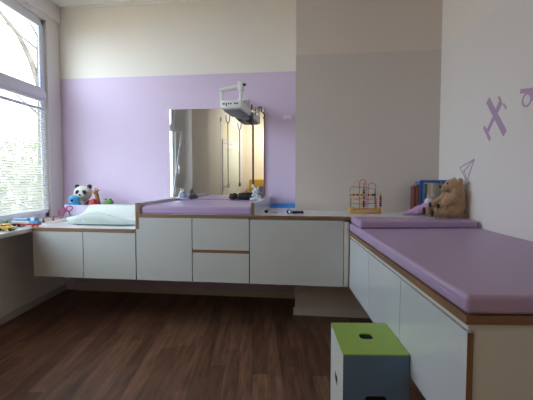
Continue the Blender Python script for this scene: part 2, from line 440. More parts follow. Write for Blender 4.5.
# ------------------------------------------------------------------ step stool
M_green = mat('lime_green_laminate', '#90b13c', .35, noise=.02)
M_blue = mat('slate_blue_laminate', '#65809f', .4, noise=.03)
M_swhite = mat('stool_white_laminate', '#d9dcd6', .4)
t = thing('step_stool', 'box-shaped step stool with lime green top and blue front on the floor', 'stool', (.297, 1.737, 0))
w, d, h, th = .281, .386, .515, .014
def panel_hole(name, m, U, V, th, hole, place):
    """a board U x V with one rounded hand hole right through it; place maps (u, v, depth) to the stool's frame"""
    b = bmesh.new(); hu, hv, rw, rh = hole
    inner = []
    K = 6; rr = min(rw, rh)*.7
    for cx, cy, a0 in ((hu+rw-rr, hv+rh-rr, 0), (hu-rw+rr, hv+rh-rr, 90), (hu-rw+rr, hv-rh+rr, 180), (hu+rw-rr, hv-rh+rr, 270)):
        for k in range(K+1):
            a = math.radians(a0+90*k/K); inner.append((cx+rr*math.cos(a), cy+rr*math.sin(a)))
    N = len(inner); outer = []
    C4 = [(U, V), (0, V), (0, 0), (U, 0)]
    for i in range(N):
        q_ = i//(K+1); k = i % (K+1)
        corner = C4[q_]
        if q_ in (0, 2): 
            mid1 = (corner[0], hv); mid2 = (hu, corner[1])
        else:
            mid1 = (hu, corner[1]); mid2 = (corner[0], hv)
        f = k/K
        if f <= .5: p = (mid1[0]+(corner[0]-mid1[0])*f*2, mid1[1]+(corner[1]-mid1[1])*f*2)
        else: p = (corner[0]+(mid2[0]-corner[0])*(f*2-1), corner[1]+(mid2[1]-corner[1])*(f*2-1))
        outer.append(p)
    vi = [[b.verts.new(place(u, v, z)) for u, v in inner] for z in (0, th)]
    vo = [[b.verts.new(place(u, v, z)) for u, v in outer] for z in (0, th)]
    for i in range(N):
        j = (i+1) % N
        for k in (0, 1):
            try: b.faces.new((vo[k][i], vo[k][j], vi[k][j], vi[k][i]))
            except ValueError: pass
        b.faces.new((vi[0][i], vi[0][j], vi[1][j], vi[1][i])); b.faces.new((vo[0][i], vo[0][j], vo[1][j], vo[1][i]))
    bmesh.ops.remove_doubles(b, verts=b.verts, dist=1e-5)
    bmesh.ops.recalc_face_normals(b, faces=b.faces)
    m_ = MB(); m_.bm.free(); m_.bm = b
    return m_.build(name, m, t, smooth=False)
panel_hole('top_panel', M_green, w, d, .006, (w*.5, d*.53, .031, .036), lambda u, v, z: (u, v, h-z))
panel_hole('front_panel', M_blue, w, h-.006, .006, (w*.5, .312, .046, .02), lambda u, v, z: (u, z, v))
panel_hole('side_panel', M_swhite, d-.006-th, h-.006, .004, (.19, .312, .042, .022), lambda u, v, z: (z, .006+u, v))
MB().box(w-th, w, .006, d-th, 0, h-.006).build('side_panel', M_swhite, t, smooth=False)
MB().box(0, w, d-th, d, 0, h-.006).build('back_panel', M_blue, t, smooth=False)
MB().box(.0045, w-th-.001, .0065, d-th-.001, .0, h-.0065).build('hole_shade_box', mat('hole_shade_black', '#0b0b0b', .95), t, smooth=False)  # black box put inside so the hand holes look shaded

# ------------------------------------------------------------------ mirror
sm0 = (-1.108-PC.x-TB*ST)/CT; 
t = thing('wall_mirror', 'large frameless mirror on the lilac wall above the changing mat', 'mirror', W(sm0, TB-.002, 1.034), -TH)
MB().box(0, 1.012, -.007, 0, 0, .952, .001).build('mirror_pane', M_mirror, t, smooth=False)
for x in (.2, .8): MB().box(x, x+.03, -.010, -.0005, -.006, .006, .001).build('clip', M_chrome, t)

# socket
t = thing('light_switch', 'small white double switch plate on the lilac wall right of the mirror', 'switch', W(2.055, TB-.002, 1.855), -TH)
MB().box(0, .085, -.010, 0, 0, .046, .004).build('plate', mat('switch_plastic', '#e6dfe6', .4), t)
for x in (.006, .045): MB().box(x, x+.034, -.015, -.009, .006, .04, .003).build('rocker', MATS['switch_plastic'], t)

# ------------------------------------------------------------------ stickers on the right wall
M_dec = mat('lilac_wall_sticker', '#b598b8', .6)
def stroke(mb, a, b, w0, w1=None, off=0):
    w1 = w1 or w0
    a = Vector((0, *a)); b = Vector((0, *b)); d = (b-a).normalized(); s = Vector((0, -d.z, d.y))
    t_ = bmesh.new(); vs = []
    for x in (0, -.0010-off):
        vs.append([t_.verts.new(p+Vector((x, 0, 0))) for p in (a-s*w0/2, a+s*w0/2, b+s*w1/2, b-s*w1/2)])
    t_.faces.new(vs[0]); t_.faces.new(vs[1])
    for i in range(4): t_.faces.new((vs[0][i], vs[0][(i+1) % 4], vs[1][(i+1) % 4], vs[1][i]))
    bmesh.ops.recalc_face_normals(t_, faces=t_.faces)
    mb._merge(t_); return mb
def sticker(name, label, strokes, curves=()):
    m = MB(); c = strokes[0][0]
    for k_, st in enumerate(strokes):
        stroke(m, (st[0][0]-c[0], st[0][1]-c[1]), (st[1][0]-c[0], st[1][1]-c[1]), *(st[2:] if len(st) > 3 else (st[2], None)), k_*.00012)
    o = m.build(name, M_dec, smooth=False); o.location = (XR-.0003, c[0], c[1])
    return tag(o, label, 'sticker', 'lilac stickers on the right wall')
sticker('wall_sticker', 'lilac propeller plane sticker with crossed wings on the right wall', [
    ((2.838, 1.784), (2.617, 1.538), .05), ((2.672, 1.745), (2.832, 1.571), .042, .03), ((2.876, 1.611), (2.794, 1.515), .028),
    ((2.703, 1.78), (2.672, 1.746), .016), ((2.645, 1.727), (2.612, 1.69), .016)])
ring = [(2.405+.035*math.cos(a*math.pi/7)*1.15, 1.706+.036*math.sin(a*math.pi/7)) for a in range(15)]
sticker('wall_sticker', 'lilac sticker with a bar above a small ring, at the photo edge', [
    ((2.47, 1.766), (2.30, 1.742), .026)] + [(ring[i], ring[i+1], .011) for i in range(14)] + [((2.355, 1.75), (2.355, 1.69), .02), ((2.30, 1.742), (2.25, 1.69), .026)])
pp = [(2.999, 1.398), (3.23, 1.341), (3.181, 1.303), (3.109, 1.243), (3.150, 1.320)]
sticker('wall_sticker', 'outlined lilac paper plane sticker above the brown teddy bear', [
    (pp[0], pp[1], .009), (pp[1], pp[2], .009), (pp[2], pp[0], .009), (pp[2], pp[3], .009), (pp[3], pp[0], .009), (pp[2], pp[4], .009), (pp[4], pp[3], .008)])

# ------------------------------------------------------------------ teddy bear (faces left, leans on the right wall)
def fur(name, col, n_=.16, sc=30):
    m = mat(name, col, .95, noise=n_, scale=sc, bump=.9, bscale=150, sheen=.4)
    return m
M_bear = fur('tan_plush', '#b3906a'); M_bear2 = fur('light_tan_plush', '#b08f6c'); M_pad = mat('dark_brown_plush', '#2d2220', .9, bump=.4, bscale=200)
bx, by, bz = 1.325, 3.12, .9695
t = thing('teddy_bear', 'tan plush teddy bear sitting on the head cushion against the right wall', 'teddy bear', (bx, by, bz))
m = MB()
m.ell((.015, 0, .095), (.085, .088, .095))               # belly and seat
m.ell((.03, 0, .155), (.068, .078, .075))                # chest
m.ell((.006, -.01, .232), (.068, .062, .058))             # head
m.ell((-.056, -.018, .218), (.038, .036, .032))          # muzzle
m.ell((.035, -.062, .272), (.021, .012, .024))            # ears
m.ell((.035, .045, .274), (.021, .012, .024))
for s in (-1, 1):
    m.ell((-.03, s*.072, .045), (.062, .036, .044), (0, 0, -s*.1))   # thigh
    m.ell((-.11, s*.08, .034), (.07, .028, .028))                    # shin
    m.ell((-.150, s*.082, .040), (.024, .031, .038))                  # foot
    m.ell((-.012, s*.082, .165), (.032, .028, .05), (0, .6, 0))       # upper arm
    m.ell((-.06, s*.08, .122), (.055, .023, .026), (0, -.6, 0))      # forearm
    m.ell((-.108, s*.074, .093), (.022, .022, .024))                  # paw
m.ell((.075, -.05, .018), (.020, .020, .020))             # tail
body = fuse(m.build('body', M_bear, t), .0055, 5)
pd = MB(); pd.ell((-.174, -.082, .040), (.009, .026, .031)); pd.build('foot_pad', M_pad, t)
pd = MB(); pd.ell((-.174, .082, .040), (.009, .026, .031)); pd.build('foot_pad', M_pad, t)
pd = MB(); pd.ell((-.128, -.076, .089), (.010, .018, .020)); pd.build('paw_pad', M_pad, t)
pd = MB(); pd.ell((-.128, .076, .089), (.010, .018, .020)); pd.build('paw_pad', M_pad, t)
MB().ell((-.094, -.02, .227), (.010, .014, .011)).build('nose', M_black, t)
for s in (-.043, .012): MB().ell((-.050, s, .252), (.006, .006, .006)).build('eye', M_black, t)
MB().tube([(-.092, -.022, .217), (-.092, -.02, .207), (-.086, -.03, .2)], .0016, 5).build('mouth_stitch', M_pad, t)

# pink knitted plush
M_pink = mat('pink_knit', '#c79bd0', .95, noise=.12, scale=60, bump=.8, bscale=130, sheen=.3)
M_palepink = mat('pale_pink_mesh', '#d6c3d2', .8, noise=.1, scale=60, bump=.5, bscale=120)
t = thing('plush_toy', 'pink knitted plush toy slumped on the cushion beside the teddy bear', 'plush toy', (1.165, 3.30, .974))
m = MB()
m.ell((-.07, 0, .022), (.075, .035, .020), (0, -.25, 0)).ell((-.01, 0, .036), (.075, .052, .038), (0, -.35, 0)).ell((.045, 0, .048), (.055, .056, .048))
m.ell((-.115, -.01, .013), (.035, .022, .012))
fuse(m.build('body', M_pink, t), .005, 5)
m = MB(); m.ell((.07, .005, .098), (.042, .04, .040)).ell((.055, .0, .07), (.04, .04, .03)); fuse(m.build('head', M_palepink, t), .005, 4)
m = MB(); m.ell((.052, -.01, .140), (.010, .008, .024), (0, -.3, 0)); m.build('ear', M_palepink, t)
m = MB(); m.ell((.088, .0, .142), (.010, .008, .024), (0, .3, 0)); m.build('ear', M_palepink, t)

# ------------------------------------------------------------------ books
BZ = .9685
def book(label, x, y, w, d, h, col, rz=-TH, lean=0, group='books standing in the corner'):
    t = thing('picture_book', label, 'book', (x, y, BZ), rz, group)
    c = mat('cover_'+col.strip('#'), col, .45)
    b = MB()
    R = Matrix.Rotation(lean, 4, 'Y')
    b.box(0, w, 0, .004, 0, h, .001, M=R).box(0, .0022, 0, d, 0, h, M=R).box(w-.0022, w, 0, d, 0, h, M=R)
    b.build('cover', c, t, smooth=False)
    MB().box(.0022, w-.0022, .004, d-.003, .004, h-.004, M=R).build('pages', mat('book_pages', '#e6e0d2', .8), t, smooth=False)
    return t
yk = 3.44
# blue-rimmed holder
M_hold = mat('blue_painted_metal', '#2f5fa8', .4)
t = thing('book_holder', 'open book box with bright blue rim in the corner', 'book box', (1.205, yk+.01, BZ), -TH)
r_ = MB(); r_.box(0, .215, .005, .017, .262, .276, .002).box(0, .012, .005, .017, .0, .262, .002).box(.203, .215, .005, .017, 0, .262, .002)
r_.build('rim', M_hold, t)
m = MB(); m.box(0, .006, .017, .17, 0, .262).box(.209, .215, .017, .17, 0, .262).box(0, .215, .164, .17, 0, .262).build('box_wall', M_hold, t, smooth=False)
x = 1.2185+.006
for lab, col, w_, h_ in (('pale blue thick picture book in the blue-rimmed box', '#6d93bb', .028, .250), ('dark green thin picture book in the blue-rimmed box', '#4f6b42', .014, .245),
                     ('cream picture book beside the green one in the box', '#c2b79f', .026, .253), ('slim white picture book in the blue-rimmed box', '#cfccc4', .016, .250),
                     ('beige pink picture book in the blue-rimmed box', '#b39c8a', .022, .252), ('grey green picture book half behind the bear', '#8c9987', .022, .248), ('mauve picture book at the right end of the box', '#8d7887', .024, .250)):
    book(lab, x, yk+.026-(x-1.2)*.114, w_, .12, h_, col); x += w_+.0012
x = 1.164
for lab, col, w_, h_ in (('dark red picture book at the left end of the book row', '#6f3a33', .016, .222), ('orange brown picture book against the blue-rimmed box', '#9a6038', .02, .236)):
    book(lab, x, yk+.03-(x-1.2)*.114, w_, .13, h_, col); x += w_+.002

# ------------------------------------------------------------------ bead maze
Y_, R_, G_, B_, K_ = [mat('toy_'+k, c, .3) for k, c in (('yellow', '#d9ac2c'), ('red', '#b3262c'), ('green', '#2f7a4a'), ('navy', '#26365c'), ('black', '#221f22'))]
M_tw = wood_mat('pale_toy_wood', '#b98b5a', '#cfa370', 0)
mx_, my_ = .632, 3.44
t = thing('bead_maze', 'wooden bead maze toy with coloured wires on the worktop', 'toy', (mx_, my_, BZ), -.03)
t.scale = (.93, .93, .95)
MB().box(.0, .275, 0, .15, 0, .036, .005).build('base', M_tw, t)
for x in (.0, .243): MB().box(x, x+.032, -.001, .04, .0365, .055, .004).build('foot_block', Y_, t)
def arch(x0, x1, y, z0, z1, n=14):
    r = (x1-x0)/2; pts = [(x0, y, z0)]
    for k in range(n+1):
        a = math.pi*(1-k/n); pts.append(((x0+x1)/2+r*math.cos(a), y, z1-r+r*math.sin(a)))
    return pts+[(x1, y, z0)]
wr = .0028
MB().tube(arch(.03, .10, .04, .036, .285), wr, 6).build('wire', Y_, t)
MB().tube(arch(.165, .232, .05, .036, .265), wr, 6).build('wire', R_, t)
MB().tube(arch(.095, .155, .09, .036, .295), wr, 6).build('wire', R_, t)
MB().tube([(.012, .02, .036), (.004, .02, .06), (.0, .02, .21), (.01, .03, .232), (.12, .06, .225), (.225, .07, .21), (.235, .08, .04)], wr, 6).build('wire', G_, t)
MB().tube([(.02, .1, .04), (.025, .1, .13), (.06, .08, .118), (.11, .07, .13), (.17, .06, .12), (.24, .06, .128), (.25, .08, .04)], wr, 6).build('wire', R_, t)
MB().tube([(.0, .05, .162), (.24, .05, .158)], wr, 6).build('wire', G_, t)
MB().tube([(.03, .02, .085), (.12, .03, .08), (.23, .02, .09)], wr, 6).build('wire', R_, t)
MB().tube([(.13, .06, .036), (.13, .06, .27)], .0035, 6).build('wire', K_, t)
MB().tube(arch(.245, .272, .03, .036, .19), wr, 6).build('wire', Y_, t)
bd = [Y_, K_, Y_, R_, Y_, G_, R_, Y_, K_, B_]
for i, x in enumerate((.018, .036, .054, .072, .09, .108, .17, .188, .206, .224)):
    MB().ell((x, .05, .161), (.010, .011, .0105), u=12, v=8).build('bead', bd[i], t)
for i, z in enumerate((.062, .08, .098, .14, .18, .2)):
    MB().cyl((.13, .06, z-.008), (.13, .06, z+.008), .0105, n=12).build('bead', [K_, K_, B_, R_, K_, G_][i], t)
for i, z in enumerate((.068, .086, .104, .122, .140, .158)):
    MB().ell((.272, .03, z), (.0115, .0115, .0095), u=12, v=8).build('bead', [B_, B_, R_, R_, B_, Y_][i], t)

# ------------------------------------------------------------------ small things on the right worktop
M_lblue = mat('light_blue_plastic', '#4d9be8', .35)
t = thing('blue_tray', 'shallow bright blue plastic tray at the back of the worktop by the wall', 'tray', W(1.945, .84, BZ), -TH)
m = MB().box(0, .25, 0, .2, 0, .004, .001).build('tray_floor', M_lblue, t)
m = MB().box(0, .25, 0, .004, .003, .03).box(0, .25, .196, .2, .003, .03).box(0, .004, 0, .2, .003, .03).box(.246, .25, 0, .2, .003, .03).build('rim', M_lblue, t, smooth=False)
t = thing('ear_scope', 'black handheld scope with a round white head lying on the worktop', 'instrument', W(2.165, .17, BZ), -TH+.05)
MB().cyl((.05, 0, .013), (.125, .015, .013), .012, .010, 14).build('grip', M_black, t)
MB().cyl((.018, -.012, .018), (.022, .012, .018), .018, .018, 18).build('scope_head', M_black, t)
MB().cyl((.0215, -.014, .018), (.0222, -.0125, .018), .012, .012, 18).build('lens', M_wplast, t)
MB().ell((.045, 0, .014), (.012, .010, .012)).build('neck', M_grey, t)
MB().cyl((.126, .015, .012), (.138, .017, .012), .012, .012, 14).build('end_knob', mat('dark_blue_cap', '#202b4c', .4), t)
t = thing('paint_brush', 'small cream brush with dark bristle head lying by the partition board', 'brush', W(1.975, .23, BZ), -TH+.1)
MB().cyl((.03, 0, .008), (.105, .01, .006), .006, .004, 10).build('grip', mat('cream_wood', '#cfc3a5', .5), t)
MB().ell((.016, 0, .012), (.018, .012, .012)).build('bristle_head', M_black, t)

# white plush on the partition, dog-like sleeve toy on the mat
M_wp = fur('white_plush', '#d5dbe2', .1); M_bp = fur('grey_blue_plush', '#8b97b8', .2)
bx_, by_ = W(1.82, .875).x, W(1.82, .875).y
t = thing('plush_toy', 'small white plush rabbit leaning at the mirror\'s lower right corner', 'plush toy', (bx_-.012, by_, 1.0335))
t.scale = (1.25, 1.1, 1.1)
m = MB(); m.ell((0, 0, .033), (.036, .034, .036)).ell((-.008, -.01, .082), (.028, .026, .026)).ell((-.03, -.016, .016), (.028, .017, .016)).ell((.026, -.022, .014), (.018, .022, .014)).ell((.01, .0, .112), (.009, .007, .026), (0, .3, 0)).ell((-.016, .0, .112), (.009, .007, .024), (0, -.2, 0)).ell((-.03, -.03, .05), (.012, .018, .012))
fuse(m.build('body', M_wp, t), .004, 3)
MB().ell((-.014, -.036, .08), (.006, .004, .005)).build('nose', M_grey, t)
for s in (-.019, .002): MB().ell((s, -.034, .09), (.003, .003, .003), u=8, v=6).build('eye', M_black, t)
c = W(1.01+.02, .90)
t = thing('plush_toy', 'small grey and white plush toy at the mirror\'s lower left corner', 'plush toy', (c.x, c.y, 1.0335))
m = MB(); m.ell((0, 0, .03), (.05, .036, .031)).ell((-.008, -.006, .068), (.03, .028, .028)).ell((.042, -.012, .016), (.034, .02, .016)).ell((-.046, -.012, .014), (.024, .02, .015)).ell((-.012, -.004, .103), (.01, .008, .02)).ell((.01, .002, .098), (.009, .008, .018))
fuse(m.build('body', M_wp, t), .004, 3)
m = MB(); m.ell((.008, -.018, .04), (.04, .024, .022)).ell((.045, -.018, .022), (.024, .018, .013)); fuse(m.build('jacket', M_bp, t), .004, 3)
MB().ell((-.012, -.034, .066), (.006, .005, .005)).build('nose', M_black, t)
for s in (-.02, .0): MB().ell((s, -.031, .076), (.003, .003, .003), u=8, v=6).build('eye', M_black, t)
# black bolster
c = W(1.60, .985)
t = thing('black_bolster', 'black padded roll lying at the foot of the mirror', 'bolster', (c.x, c.y, 1.0335), -TH)
m = MB(); m.cyl((0, 0, .037), (.20, 0, .035), .034, .034, 20).ell((0, 0, .035), (.014, .033, .033)).ell((.20, 0, .035), (.014, .033, .033))
fuse(m.build('roll', mat('black_vinyl', '#141417', .5), t), .005, 3)
m = MB(); m.ell((-.058, .0, .03), (.044, .03, .028)).ell((-.075, .0, .05), (.02, .02, .018)); fuse(m.build('strap_bundle', mat('dark_brown_webbing', '#2c1d1c', .8), t), .005, 2)

# ------------------------------------------------------------------ apparatus above the mirror
dv = thing('heater_lamp', 'white wall-mounted radiant heater with roller handle above the mirror', 'lamp', W(1.632, TB-.001, 1.878), -TH)
# local: x along wall, -y into the room, z up
HB = mat('heater_white', '#f0f2f4', .35)
dx, dy0, dy1, dz0, dz1 = .1, -.58, -.10, .0, .085
MB().box(-dx, dx, dy0, dy1, dz0+.012, dz1, .008).build('housing', HB, dv)
m = MB().box(-dx+.02, dx-.02, dy0+.06, dy1-.04, -.004, .0125, .003)
m.build('reflector', M_grey, dv)
for x, w_, z_, h_ in ((-.075, .02, .045, .014), (-.046, .010, .03, .034), (-.026, .014, .047, .013), (-.006, .014, .047, .013), (.03, .016, .047, .014), (.05, .016, .047, .014)):
    MB().box(x, x+w_, dy0-.002, dy0+.002, z_, z_+h_, .0008).build('control_button', mat('dark_blue_button', '#26344e', .4), dv)
for x in (-dx+.012, dx-.014): 
    MB().box(x-.013, x+.013, dy0+.006, dy0+.032, dz1-.004, .185+(x+dx)*.22, .004).build('upright', HB, dv)
MB().cyl((-dx+.0, dy0+.02, .175), (dx+.005, dy0+.02, .212), .021, n=20).build('roller', M_wplast, dv)
MB().box(dx-.035, dx+.012, dy0-.004, dy0+.045, .170, .25, .006).build('roller_block', HB, dv)
MB().cyl((dx+.012, dy0+.02, .222), (dx+.034, dy0+.02, .222), .012, n=14).build('knob', M_black, dv)
MB().box(-.06, .06, -.012, 0, .130, .205, .004).box(-.03, .03, -.05, -.0122, .14, .19, .004).box(-.03, .03, -.05, -.022, .05, .185, .004).build('wall_plate', M_wplast, dv)
MB().box(-.03, .03, -.12, -.022, .035, .08, .005).build('arm', HB, dv)
MB().box(.01, .09, -.12, -.085, -.03, .01, .004).build('junction_box', M_grey, dv)

def cord(name, label, pts, r, m, extra=None, group=None):
    o = thing(name, label, 'cord', pts[-1], 0, group); P = Vector(pts[-1])
    MB().tube([Vector(p)-P for p in pts], r, 6).build('cord', m, o)
    return o, P
M_blkc = mat('black_cord', '#16151a', .6); M_redc = mat('dark_red_cord', '#6d1620', .5); M_gryc = mat('grey_cord', '#77797c', .5)
def L2(x, y, z): # heater frame to world
    p = W(1.626, TB-.001, 0); return Vector((p.x+x*CT+y*ST, p.y-x*ST+y*CT, z))
p = L2(-.085, -.30, 0)
o, P = cord('hanging_cord', 'black cord with forked top hanging from the heater in front of the mirror', [(p.x, p.y, 1.79), (p.x, p.y, 1.6), (p.x, p.y, 1.20)], .0045, M_blkc)
f = MB()
for s in (-1, 1): f.tube([Vector((0, 0, .588)), Vector((s*.016, 0, .62)), Vector((s*.020, 0, .672))], .0042, 6)
f.build('fork', M_blkc, o)
MB().box(-.014, .014, -.005, .005, -.035, .004, .003).build('tag', M_grey, o)
p = L2(.115, -.035, 0)
o, P = cord('hanging_cord', 'dark red cord hanging in front of the right half of the mirror', [(L2(.06, -.10, 0).x, L2(.06, -.10, 0).y, 1.845), (L2(.085, -.06, 0).x, L2(.085, -.06, 0).y, 1.825), (p.x-.01, p.y, 1.83), (p.x, p.y, 1.80), (p.x, p.y, 1.6), (p.x, p.y, 1.19)], .0055, M_redc)
MB().box(-.014, .014, -.005, .005, -.03, .004, .003).build('tag', M_wplast, o)
p2 = [(.120, -.15, 1.93), (.120, -.14, 1.99), (.122, -.12, 2.0), (.125, -.10, 1.96), (.135, -.08, 1.945), (.16, -.05, 1.955), (.18, -.04, 1.985), (.205, -.03, 1.99), (.21, -.025, 1.965), (.195, -.02, 1.95), (.225, -.02, 1.93), (.24, -.018, 1.90), (.225, -.016, 1.88), (.236, -.016, 1.86), (.236, -.014, 1.8), (.232, -.014, 1.5), (.234, -.014, 1.08)]
o, P = cord('power_cable', 'dark red cable looped at the mirror\'s top right corner and running down its edge', [L2(*q_) for q_ in p2], .005, M_redc)

# ------------------------------------------------------------------ baby scale
M_sc = mat('scale_white', '#d2d8d3', .3)
t = thing('baby_scale', 'white baby scale with curved tray on the low worktop by the window', 'scale', W(.185, .19, .8425), -TH)
Ls = .66; Ds = .36
def sec(u, v):
    # u along, v front to back: hollow tray with raised ends and a higher back
    x = u*Ls
    e = abs(u-.5)*2
    prof = .062+.062*math.exp(-((u-.42)/.27)**2)-.02*max(0, u-.75)/.25           # front lip hump
    back = .165-.01*e**3
    mid = .062
    if v < .5: k = (v/.5); z = prof*(1-k)**2+mid*(1-(1-k)**2)
    else: k = (v-.5)/.5; z = mid+(back-mid)*k**1.6
    y = v*Ds+(.08*max(0, e-.7)*(1-v))
    if v > .5 and u < .06: z -= (back-mid)*k**1.6*((.06-u)/.06)**2*.35
    return (x, y, z)
m = MB(); m.grid(sec, 40, 24)
o = m.build('tray', M_sc, t, auto=80)
md = o.modifiers.new('s', 'SOLIDIFY'); md.thickness = .012; md.offset = -1
m = MB()
def skirt(u, v):
    a = sec(u, 0); b = Vector(a); return (b.x+(.02 if u < .05 else 0)*v, b.y+.004*v-.012*math.sin(v*3.1), b.z*(1-v)+.010*v)
m.grid(skirt, 40, 6)
m.box(.05, Ls-.05, .03, Ds-.03, .016, .05, .01)
m.box(.03, Ls-.04, Ds-.03, Ds-.008, .02, .14, .006)
m.build('housing', mat('scale_white_shaded', '#b4beb8', .35), t, auto=60)  # same white as the tray, greyed: its shade is put into the colour
for x in (.1, Ls-.09):
    for y in (.06, Ds-.07): MB().cyl((x, y, 0), (x, y, .018), .02, .02, 14).build('foot', M_seal, t)
MB().box(.06, Ls-.03, .03, .05, .004, .0095, .001).build('base_strip', mat('blue_grey_rubber', '#6d8296', .5), t)
MB().cyl((.18, .002, .045), (.18, -.004, .05), .012, n=14).build('button', M_wplast, t)

# crate of soft toys behind the scale
M_crate = mat('pale_lilac_plastic', '#b6adc2', .4)
c0 = W(-.085, .60, .8425)
t = thing('toy_crate', 'pale lilac open plastic crate of soft toys behind the baby scale', 'crate', c0, -TH)
cw, cd, ch = .58, .27, .15
MB().box(0, cw, 0, cd, 0, .045).build('crate_floor', M_crate, t, smooth=False)
m = MB().box(0, cw, 0, .008, 0, ch, .002).box(0, cw, cd-.008, cd, 0, ch, .002).box(0, .008, 0, cd, 0, ch, .002).box(cw-.008, cw, 0, cd, 0, ch, .002)
m.build('crate_wall', M_crate, t)
MB().box(-.006, cw+.006, -.006, .004, ch-.016, ch, .003).box(-.006, .004, -.006, cd+.006, ch-.016, ch, .003).build('rim', M_crate, t)
def inC(x, y, z): 
    return Vector((c0.x+x*CT+y*ST, c0.y-x*ST+y*CT, c0.z+z))
# panda dog
M_pw = fur('cream_white_plush', '#dcd8d2', .08); M_pk = fur('black_plush', '#1a1a1d', .1); M_pb = fur('sky_blue_plush', '#3f9fd0', .12)
t = thing('plush_toy', 'white and black plush panda with round head in the lilac crate', 'plush toy', inC(.092, .185, .0455), -TH+.1)
m = MB(); m.ell((0, 0, .08), (.072, .06, .08)).ell((0, -.012, .215), (.092, .078, .078)).ell((.01, -.08, .195), (.04, .03, .03)); 
fuse(m.build('body', M_pw, t), .006, 4)
for x, nm in ((-.062, 'ear'), (.066, 'ear')): m = MB(); m.ell((x, -.005, .282), (.026, .018, .025)); m.build(nm, M_pk, t)
for x in (-.026, .046): m = MB(); m.ell((x, -.082, .228), (.020, .014, .024), (0, .5 if x < 0 else -.5, 0)); m.build('eye_patch', M_pk, t)
MB().ell((.01, -.109, .202), (.013, .009, .010)).build('nose', M_black, t)
for s in (-1, 1):
    m = MB(); m.ell((s*.055, -.045, .105), (.024, .024, .045), (0, s*.4, 0)); m.build('arm', M_pk, t)
t = thing('plush_toy', 'sky blue round plush bird in front of the panda', 'plush toy', inC(.077, .052, .0455), -TH)
m = MB(); m.ell((0, 0, .062), (.05, .042, .06)).ell((-.004, -.006, .155), (.056, .042, .048)).ell((.045, 0, .1), (.016, .026, .04)).ell((-.05, 0, .1), (.016, .026, .04)); fuse(m.build('body', M_pb, t), .005, 4)
MB().cyl((-.004, -.045, .15), (-.006, -.07, .145), .014, .003, 12).build('beak', M_black, t)
for s in (-.026, .018): MB().ell((s, -.043, .168), (.006, .005, .007), u=10, v=8).build('eye', M_black, t)
M_gir = fur('giraffe_plush', '#b9863f', .3, 45)
t = thing('plush_toy', 'orange brown plush giraffe peeking over the crate right of the panda', 'plush toy', inC(.243, .195, .0455), -TH)
m = MB(); m.ell((0, 0, .06), (.045, .05, .06)).tube([(0, 0, .09), (.0, -.01, .16), (-.004, -.02, .215)], [.03, .022, .02], 12).ell((-.008, -.035, .225), (.024, .036, .022)).ell((-.032, -.01, .243), (.018, .008, .009), (0, -.4, 0)).ell((.018, -.01, .243), (.018, .008, .009), (0, .4, 0))
for s in (-.018, .004): m.cyl((s, -.018, .24), (s, -.016, .27), .005, .007, 8)
fuse(m.build('body', M_gir, t), .004, 3)
for s in (-.026, .012): MB().ell((s, -.055, .235), (.004, .004, .005), u=8, v=6).build('eye', M_black, t)
M_rp = fur('red_plush', '#b8242c', .15)
t = thing('plush_toy', 'bright red plush ladybird in the middle of the lilac crate', 'plush toy', inC(.275, .068, .0455), -TH)
m = MB(); m.ell((0, 0, .085), (.066, .056, .085)); m.build('body', M_rp, t)
m = MB(); m.ell((-.055, -.02, .12), (.028, .03, .028)); m.build('head', M_pk, t)
for a, b_ in ((-.02, .14), (.025, .145), (.04, .10), (0, .10)): MB().ell((a, -.052+abs(a)*.3+(b_-.1)*.25, b_), (.010, .008, .010), u=10, v=8).build('spot', M_pk, t)
M_gp = fur('green_plush', '#5f9440', .15)
t = thing('plush_toy', 'green plush frog at the right end of the lilac crate', 'plush toy', inC(.408, .12, .0455), -TH)
m = MB(); m.ell((0, 0, .06), (.058, .055, .06)).ell((0, -.012, .125), (.052, .045, .034)).ell((-.024, -.02, .155), (.015, .015, .015)).ell((.024, -.02, .155), (.015, .015, .015)); fuse(m.build('body', M_gp, t), .005, 3)
for s in (-.024, .024): MB().ell((s, -.034, .158), (.006, .005, .006), u=8, v=6).build('eye', M_black, t)
MB().tube([(-.035, -.055, .118), (0, -.062, .11), (.035, -.055, .118)], .003, 6).build('mouth', mat('toy_pink_mouth', '#b04660', .5), t)
t = thing('toy_ball', 'dark red small ball beside the green plush frog', 'ball', inC(.53, .08, .0455), -TH)
MB().ell((0, 0, .034), (.034, .034, .034)).build('ball', mat('dark_red_rubber', '#7c2136', .4), t)
MB().torus((0, 0, .034), .0335, .0022, (0, .4, 0)).build('band', M_wplast, t)
# magenta ribbon over the crate's corner
M_rib = mat('magenta_ribbon', '#a3246b', .5)
c = inC(.03, -.016, 0)
t = thing('gift_ribbon', 'magenta ribbon bow hanging over the crate\'s left front corner', 'ribbon', (c.x, c.y, .8425+.10))
def loop(cx, cz, a, b_, rot, n_=18):
    pts = []
    for i in range(n_+1):
        q_ = 2*math.pi*i/n_
        x = a*(1-math.cos(q_))/2; z = b_*math.sin(q_)*.5
        pts.append((cx+x*math.cos(rot)-z*math.sin(rot), -.012*math.sin(q_/2)-.004, cz+x*math.sin(rot)+z*math.cos(rot)))
    return pts
MB().tube(loop(0, .005, .085, .05, math.radians(205)), .0055, 8).build('bow_loop', M_rib, t)
MB().tube(loop(0, .005, .07, .05, math.radians(20)), .0055, 8).build('bow_loop', M_rib, t)
MB().ell((0, -.008, .006), (.012, .010, .011)).build('knot', M_rib, t)
MB().tube([(0, -.01, 0), (-.03, -.012, -.03), (-.028, -.014, -.068), (-.05, -.014, -.085)], .0045, 8).build('ribbon_tail', M_rib, t)
MB().tube([(0, -.01, 0), (.03, -.012, -.02), (.045, -.014, -.055)], .0045, 8).build('ribbon_tail', mat('violet_ribbon', '#4c2f6c', .5), t)

